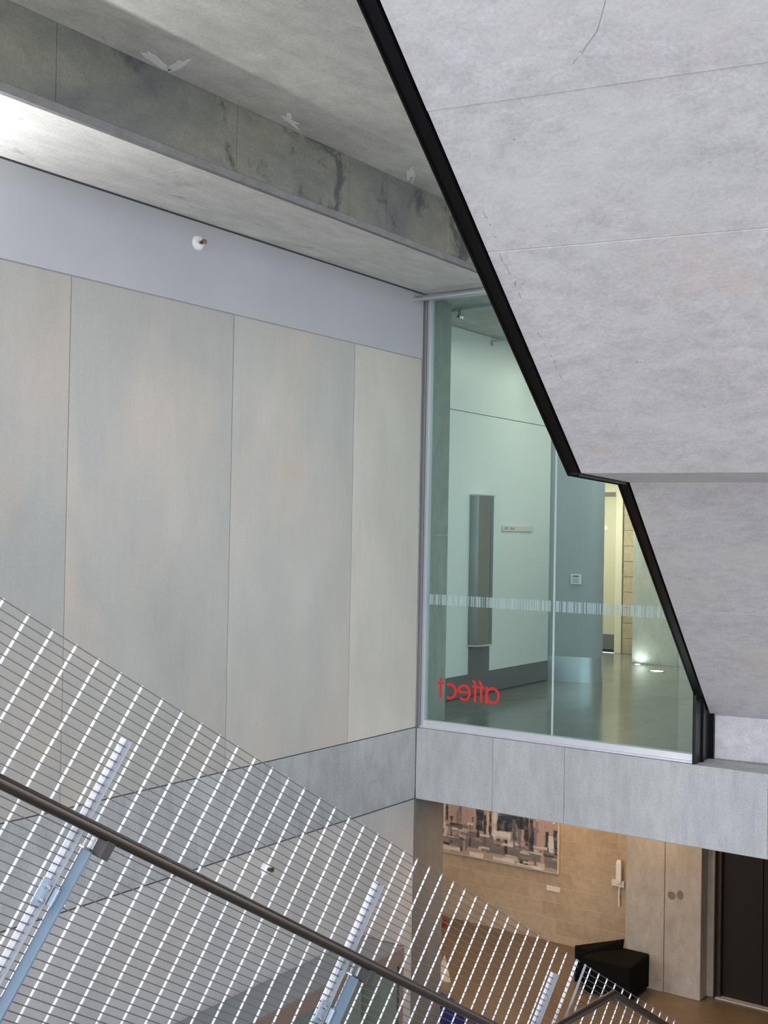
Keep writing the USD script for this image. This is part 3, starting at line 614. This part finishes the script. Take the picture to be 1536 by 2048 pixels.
# painting
PX0, PX1, PZ0, PZ1 = -3.32, -1.517, -2.732, -1.55
pt = thing('painting', 'abstract painting in greys, pinks and dark blue on the block wall', 'painting')
obj('canvas_edge', box(PX0, PX1, 5.66, 5.698, PZ0, PZ1, 0.004), plain('canvas_edge', (0.70, 0.64, 0.57), 0.8), pt)
nx, nz = 300, 196
gx, gz = np.meshgrid(np.linspace(PX0 + 0.012, PX1 - 0.012, nx), np.linspace(PZ0 + 0.012, PZ1 - 0.012, nz), indexing='ij')
img = np.ones((nx, nz, 3)) * V(0.42, 0.33, 0.28)
rp = np.random.default_rng(5)
def stroke(x, z, w, h, col, al=0.9, rag=0.03):
    n1 = meshkit.fbm(np.stack([gx * 9 + x * 3, gz * 9 + z * 5, np.zeros_like(gx)], -1), 4, 3) - 0.5
    n2 = meshkit.fbm(np.stack([gx * 5 + z * 7, gz * 30, np.ones_like(gx)], -1), 3, 9)
    d = np.maximum(np.abs(gx - x) - w / 2, np.abs(gz - z) - h / 2) + n1 * 2 * rag
    a = np.clip(-d / 0.012 + 0.5, 0, 1) * al * np.clip(0.35 + 1.3 * n2, 0, 1)
    img[:] = img * (1 - a[..., None]) + np.asarray(col) * a[..., None]
PINK, PALE, GREY, DK, BLUE, MAUVE, WHT = (0.44, 0.345, 0.33), (0.60, 0.56, 0.54), (0.15, 0.155, 0.17), (0.022, 0.022, 0.026), (0.010, 0.035, 0.085), (0.22, 0.19, 0.20), (0.70, 0.69, 0.67)
for k in range(70):
    x, z = rp.uniform(PX0, PX1), rp.uniform(-2.5, PZ1)
    stroke(x, z, rp.uniform(0.05, 0.22), rp.uniform(0.04, 0.3), [PINK, PALE, MAUVE, PINK, GREY, WHT][rp.integers(6)], 0.8)
for x, w, col in ((-2.78, 0.10, PINK), (-3.12, 0.14, PINK), (-1.74, 0.12, PINK), (-2.02, 0.05, PINK), (-3.22, 0.05, WHT), (-2.36, 0.03, WHT), (-2.43, 0.03, WHT)):
    stroke(x, -2.1, w, 0.75, col, 0.95, 0.02)
for x, z, w, h in ((-2.66, -2.15, 0.10, 0.4), (-2.28, -2.2, 0.22, 0.22), (-2.05, -2.1, 0.10, 0.3), (-1.56, -2.35, 0.06, 0.32), (-2.6, -1.9, 0.16, 0.3), (-2.2, -1.85, 0.12, 0.3)):
    stroke(x, z, w, h, BLUE, 0.95)
for x, z, w, h in ((-2.58, -2.35, 0.035, 0.42), (-2.50, -2.2, 0.03, 0.5), (-2.14, -2.2, 0.05, 0.4), (-1.97, -2.25, 0.06, 0.42), (-1.90, -2.3, 0.05, 0.4), (-1.68, -2.35, 0.05, 0.26), (-3.02, -2.36, 0.2, 0.06), (-2.94, -2.62, 0.03, 0.10), (-2.0, -2.66, 0.12, 0.07), (-1.84, -2.62, 0.03, 0.12)):
    stroke(x, z, w, h, DK, 0.95, 0.02)
for x, z, w, h in ((-3.1, -2.55, 0.4, 0.14), (-2.55, -2.54, 0.6, 0.13), (-2.0, -2.55, 0.5, 0.16), (-1.62, -2.58, 0.2, 0.2), (-2.7, -2.44, 0.5, 0.07), (-2.3, -2.60, 0.5, 0.08)):
    stroke(x, z, w, h, GREY, 0.9, 0.035)
for k in range(22):
    stroke(rp.uniform(PX0, PX1), rp.uniform(-2.55, -2.0), rp.uniform(0.012, 0.05), rp.uniform(0.10, 0.42), [DK, DK, GREY, WHT, BLUE][rp.integers(5)], 0.9, 0.03)
for k in range(34):
    stroke(rp.uniform(PX0, PX1), rp.uniform(-2.66, -2.35), rp.uniform(0.05, 0.3), rp.uniform(0.01, 0.05), [DK, MAUVE, GREY, WHT, PALE][rp.integers(5)], 0.85, 0.02)
for x, z, w, h in ((-3.1, -2.665, 0.30, 0.05), (-2.7, -2.69, 0.2, 0.05), (-2.3, -2.68, 0.3, 0.04), (-1.9, -2.70, 0.4, 0.03), (-2.33, -2.36, 0.26, 0.07), (-1.78, -2.44, 0.2, 0.03), (-2.8, -2.3, 0.1, 0.05)):
    stroke(x, z, w, h, WHT, 0.95, 0.02)
vv = np.stack([gx, np.full_like(gx, 5.6585), gz], -1).reshape(-1, 3)
ii = np.arange(nx * nz).reshape(nx, nz)
q = np.stack([ii[:-1, :-1], ii[1:, :-1], ii[1:, 1:], ii[:-1, 1:]], -1).reshape(-1, 4)
cm = mat('painted_canvas', {'a': ('attribute', {'attribute': 'paint'}), 'p': ('principled_bsdf', {'roughness': 0.6})}, [('a.color', 'p.base_color')])
pm = usdkit.mesh(stage, str(pt.GetPath()) + '/painted_face', (vv, q), cm)
pv = UsdGeom.PrimvarsAPI(pm).CreatePrimvar('paint', Sdf.ValueTypeNames.Color3fArray, 'vertex')
pv.Set(Vt.Vec3fArray.FromNumpy(np.clip(img.reshape(-1, 3), 0, 1).astype(np.float32)))

obj('wall_plate', box(-1.69, -1.50, 5.689, 5.6985, -2.965, -2.90, 0.002), 'offwhite', label='blank cream label plate on the block wall below the painting', cat='plate')
ic = thing('door_phone', 'white wall handset on a bracket beside the concrete column', 'intercom')
obj('wall_bracket', box(-0.80, -0.64, 5.665, 5.6985, -2.735, -2.66, 0.004), 'offwhite', ic)
obj('handset', hull(np.vstack([np.array([[sx * 0.032, sy * 0.02, sz * 0.125] for sx in (-1, 1) for sy in (-1, 1) for sz in (-0.8, 0.8)]), np.array([[sx * 0.022, sy * 0.014, sz * 0.14] for sx in (-1, 1) for sy in (-1, 1) for sz in (-1, 1)])]) + V(-0.70, 5.655, -2.545)), 'white', ic)
obj('hook_bar', box(-0.725, -0.665, 5.655, 5.69, -2.70, -2.68, 0.004), 'offwhite', ic)
obj('cord', tube([(-0.70, 5.68, -2.73), (-0.705, 5.678, -2.85), (-0.70, 5.68, -2.97)], 0.014, 8), 'offwhite', ic, smooth=40)

# black low seat in the corner by the column
o1 = thing('lounge_seat', 'black fabric low seat with sloping back in front of the concrete column', 'seat')
obj('seat', box(-0.60, -0.03, 4.44, 4.985, ZF + 0.03, -3.20, 0.012), 'fabric', o1)
obj('backrest', hull([(-0.771, 4.60, -3.16), (-0.334, 4.985, -3.098), (-0.771, 4.60, ZF + 0.03), (-0.40, 4.985, ZF + 0.03), (-0.76, 4.985, ZF + 0.03), (-0.60, 4.60, -3.19), (-0.345, 4.93, -3.19), (-0.60, 4.985, -3.20)]), 'fabric', o1)
for a in (-0.56, -0.12):
    for b in (4.44, 4.90):
        obj('foot', box(a, a + 0.05, b, b + 0.05, ZF, ZF + 0.03), 'black', o1)

# blue shell chair and a red one, mostly hidden behind the pier
def shell_chair(loc, rot, m, label):
    t = thing('shell_chair', label, 'chair')
    ca, sa = math.cos(rot), math.sin(rot)
    fx, fy = V(ca, sa, 0), V(-sa, ca, 0)
    L = V(*loc)
    rows = []
    prof = [(0.22, 0.43, 0.40), (0.10, 0.42, 0.45), (-0.08, 0.43, 0.46), (-0.17, 0.47, 0.45), (-0.20, 0.56, 0.44), (-0.225, 0.68, 0.43), (-0.24, 0.77, 0.38), (-0.245, 0.81, 0.26)]
    nn = 11; v = []
    for side in (0.0, 0.012):
        for (d, h, w) in prof:
            for k in range(nn):
                u = -1 + 2 * k / (nn - 1)
                bow = 0.05 * u * u
                v.append(L + fy * (u * w / 2) + fx * (d + (bow if h > 0.5 else 0) - (side if h > 0.5 else 0)) + UZ * (h + (0.03 * u * u if h < 0.5 else 0) - (0.04 * u * u if h > 0.75 else 0) - (side if h <= 0.5 else 0)))
    nr = len(prof); f = []
    idx = lambda s, i, k: s * nr * nn + i * nn + k
    for s in (0, 1):
        for i in range(nr - 1):
            for k in range(nn - 1):
                qd = [idx(s, i, k), idx(s, i, k + 1), idx(s, i + 1, k + 1), idx(s, i + 1, k)]
                f.append(qd if s == 0 else qd[::-1])
    for i in range(nr - 1):
        f.append([idx(0, i, 0), idx(0, i + 1, 0), idx(1, i + 1, 0), idx(1, i, 0)]); f.append([idx(0, i, nn - 1), idx(1, i, nn - 1), idx(1, i + 1, nn - 1), idx(0, i + 1, nn - 1)])
    for k in range(nn - 1):
        f.append([idx(0, 0, k), idx(1, 0, k), idx(1, 0, k + 1), idx(0, 0, k + 1)]); f.append([idx(0, nr - 1, k), idx(0, nr - 1, k + 1), idx(1, nr - 1, k + 1), idx(1, nr - 1, k)])
    obj('shell', (np.array(v), np.array(f)), m, t, smooth=50)
    for sx in (1, -1):
        for sy in (1, -1):
            a = L + fx * 0.12 * sx + fy * 0.15 * sy + UZ * 0.42; b = L + fx * 0.21 * sx + fy * 0.21 * sy + UZ * 0.0
            obj('leg', tube([a, b], 0.010, 8), 'chrome', t, smooth=40)
    return t
shell_chair((-0.67, 1.93, ZF), math.radians(70), 'blue', 'deep blue moulded plastic chair half hidden behind the concrete pier')
obj('red_box', box(-3.25, -2.985, 5.2, 5.4, ZF, ZF + 0.09, 0.004), 'red', label='small red box on the lobby floor just past the pier edge', cat='box')
obj('folded_card', extr(sg.Polygon([(-0.10, 0), (0.10, 0), (0.0, 0.30)]), 0.012, (-2.02, 3.75, ZF + 0.0), np.array([[0.9, 0.43, 0], [0, 0.15, 0.99], [0.43, -0.9, 0]])), 'cream_card', label='small cream card triangle standing on the lobby floor near the pier', cat='card')

for loc, lb in zip(((-2.3, 4.0, -0.557), (-0.6, 3.4, -0.557), (0.35, 4.35, -0.557), (-0.9, 5.0, -0.557), (0.9, 0.75, -0.557)),
                   ('warm lobby downlight in front of the painting', 'warm lobby downlight in the middle of the lobby ceiling', 'warm lobby downlight in front of the concrete column', 'warm lobby downlight above the wall handset', 'warm lobby downlight just behind the edge beam')):
    downlight(loc, 0.09, (1.0, 0.64, 0.31), 230, lb, 'lobby downlights')

# glazed entrance surround against the left wall
ge = thing('glazed_surround', 'glazed entrance box with grey roof and brown frame against the left wall', 'entrance box')
obj('roof_sheet', box(0.0, 0.355, -4.4, -0.672, -1.50, -1.452, 0.003), 'roof_grey', ge)
obj('fascia', [box(0.356, 0.372, -4.4, -0.672, -1.56, -1.448, 0.003), box(0.0, 0.356, -0.671, -0.656, -1.56, -1.448, 0.003)], 'timber', ge, label='brown timber fascia')
obj('corner_post', box(0.335, 0.371, -0.71, -0.674, ZF, -1.562, 0.003), 'timber', ge, label='brown timber corner post')
obj('pane', box(0.350, 0.358, -4.4, -0.712, ZF, -1.562), 'pane_dark', ge)
obj('pane', box(0.005, 0.333, -0.684, -0.676, ZF, -1.562), 'pane_dark', ge)
w3 = thing('window_2', 'bright daylit window inside the glazed entrance box', 'window', kind=ST)
obj('window_frame', [box(-0.30, -0.24, -1.50, -1.462, ZF, -1.792, 0.003), box(-0.30, -0.24, -3.198, -3.16, ZF, -1.792, 0.003), box(-0.30, -0.24, -3.16, -1.50, -1.83, -1.792, 0.003)], 'alu_paint', w3)

# sidewall sprinklers
def sprinkler(y, z, label):
    t = thing('wall_sprinkler', label, 'sprinkler')
    obj('escutcheon', disc((0.0, y, z), (1, 0, 0), 0, 0, 28, [(0.0, 0.0), (0.047, 0.0), (0.046, 0.010), (0.038, 0.020), (0.022, 0.026), (0.0, 0.026)]), 'white', t, smooth=35)
    obj('nozzle', [tube([(0.018, y, z), (0.042, y, z)], 0.009, 12), disc((0.038, y, z), (1, 0, 0), 0.013, 0.005, 6), tube([(0.042, y - 0.008, z), (0.064, y, z)], 0.003, 6), tube([(0.042, y + 0.008, z), (0.064, y, z)], 0.003, 6)], 'brass', t, smooth=35)
    obj('deflector', [box(0.062, 0.066, y - 0.016, y + 0.016, z - 0.011, z + 0.013), box(0.050, 0.066, y - 0.014, y + 0.014, z + 0.011, z + 0.014)], 'brass', t)
sprinkler(-2.555, 3.288, 'white sidewall sprinkler head on the grey strip high on the left wall')
sprinkler(-1.80, -0.70, 'white sidewall sprinkler head low on the left wall behind the mesh')
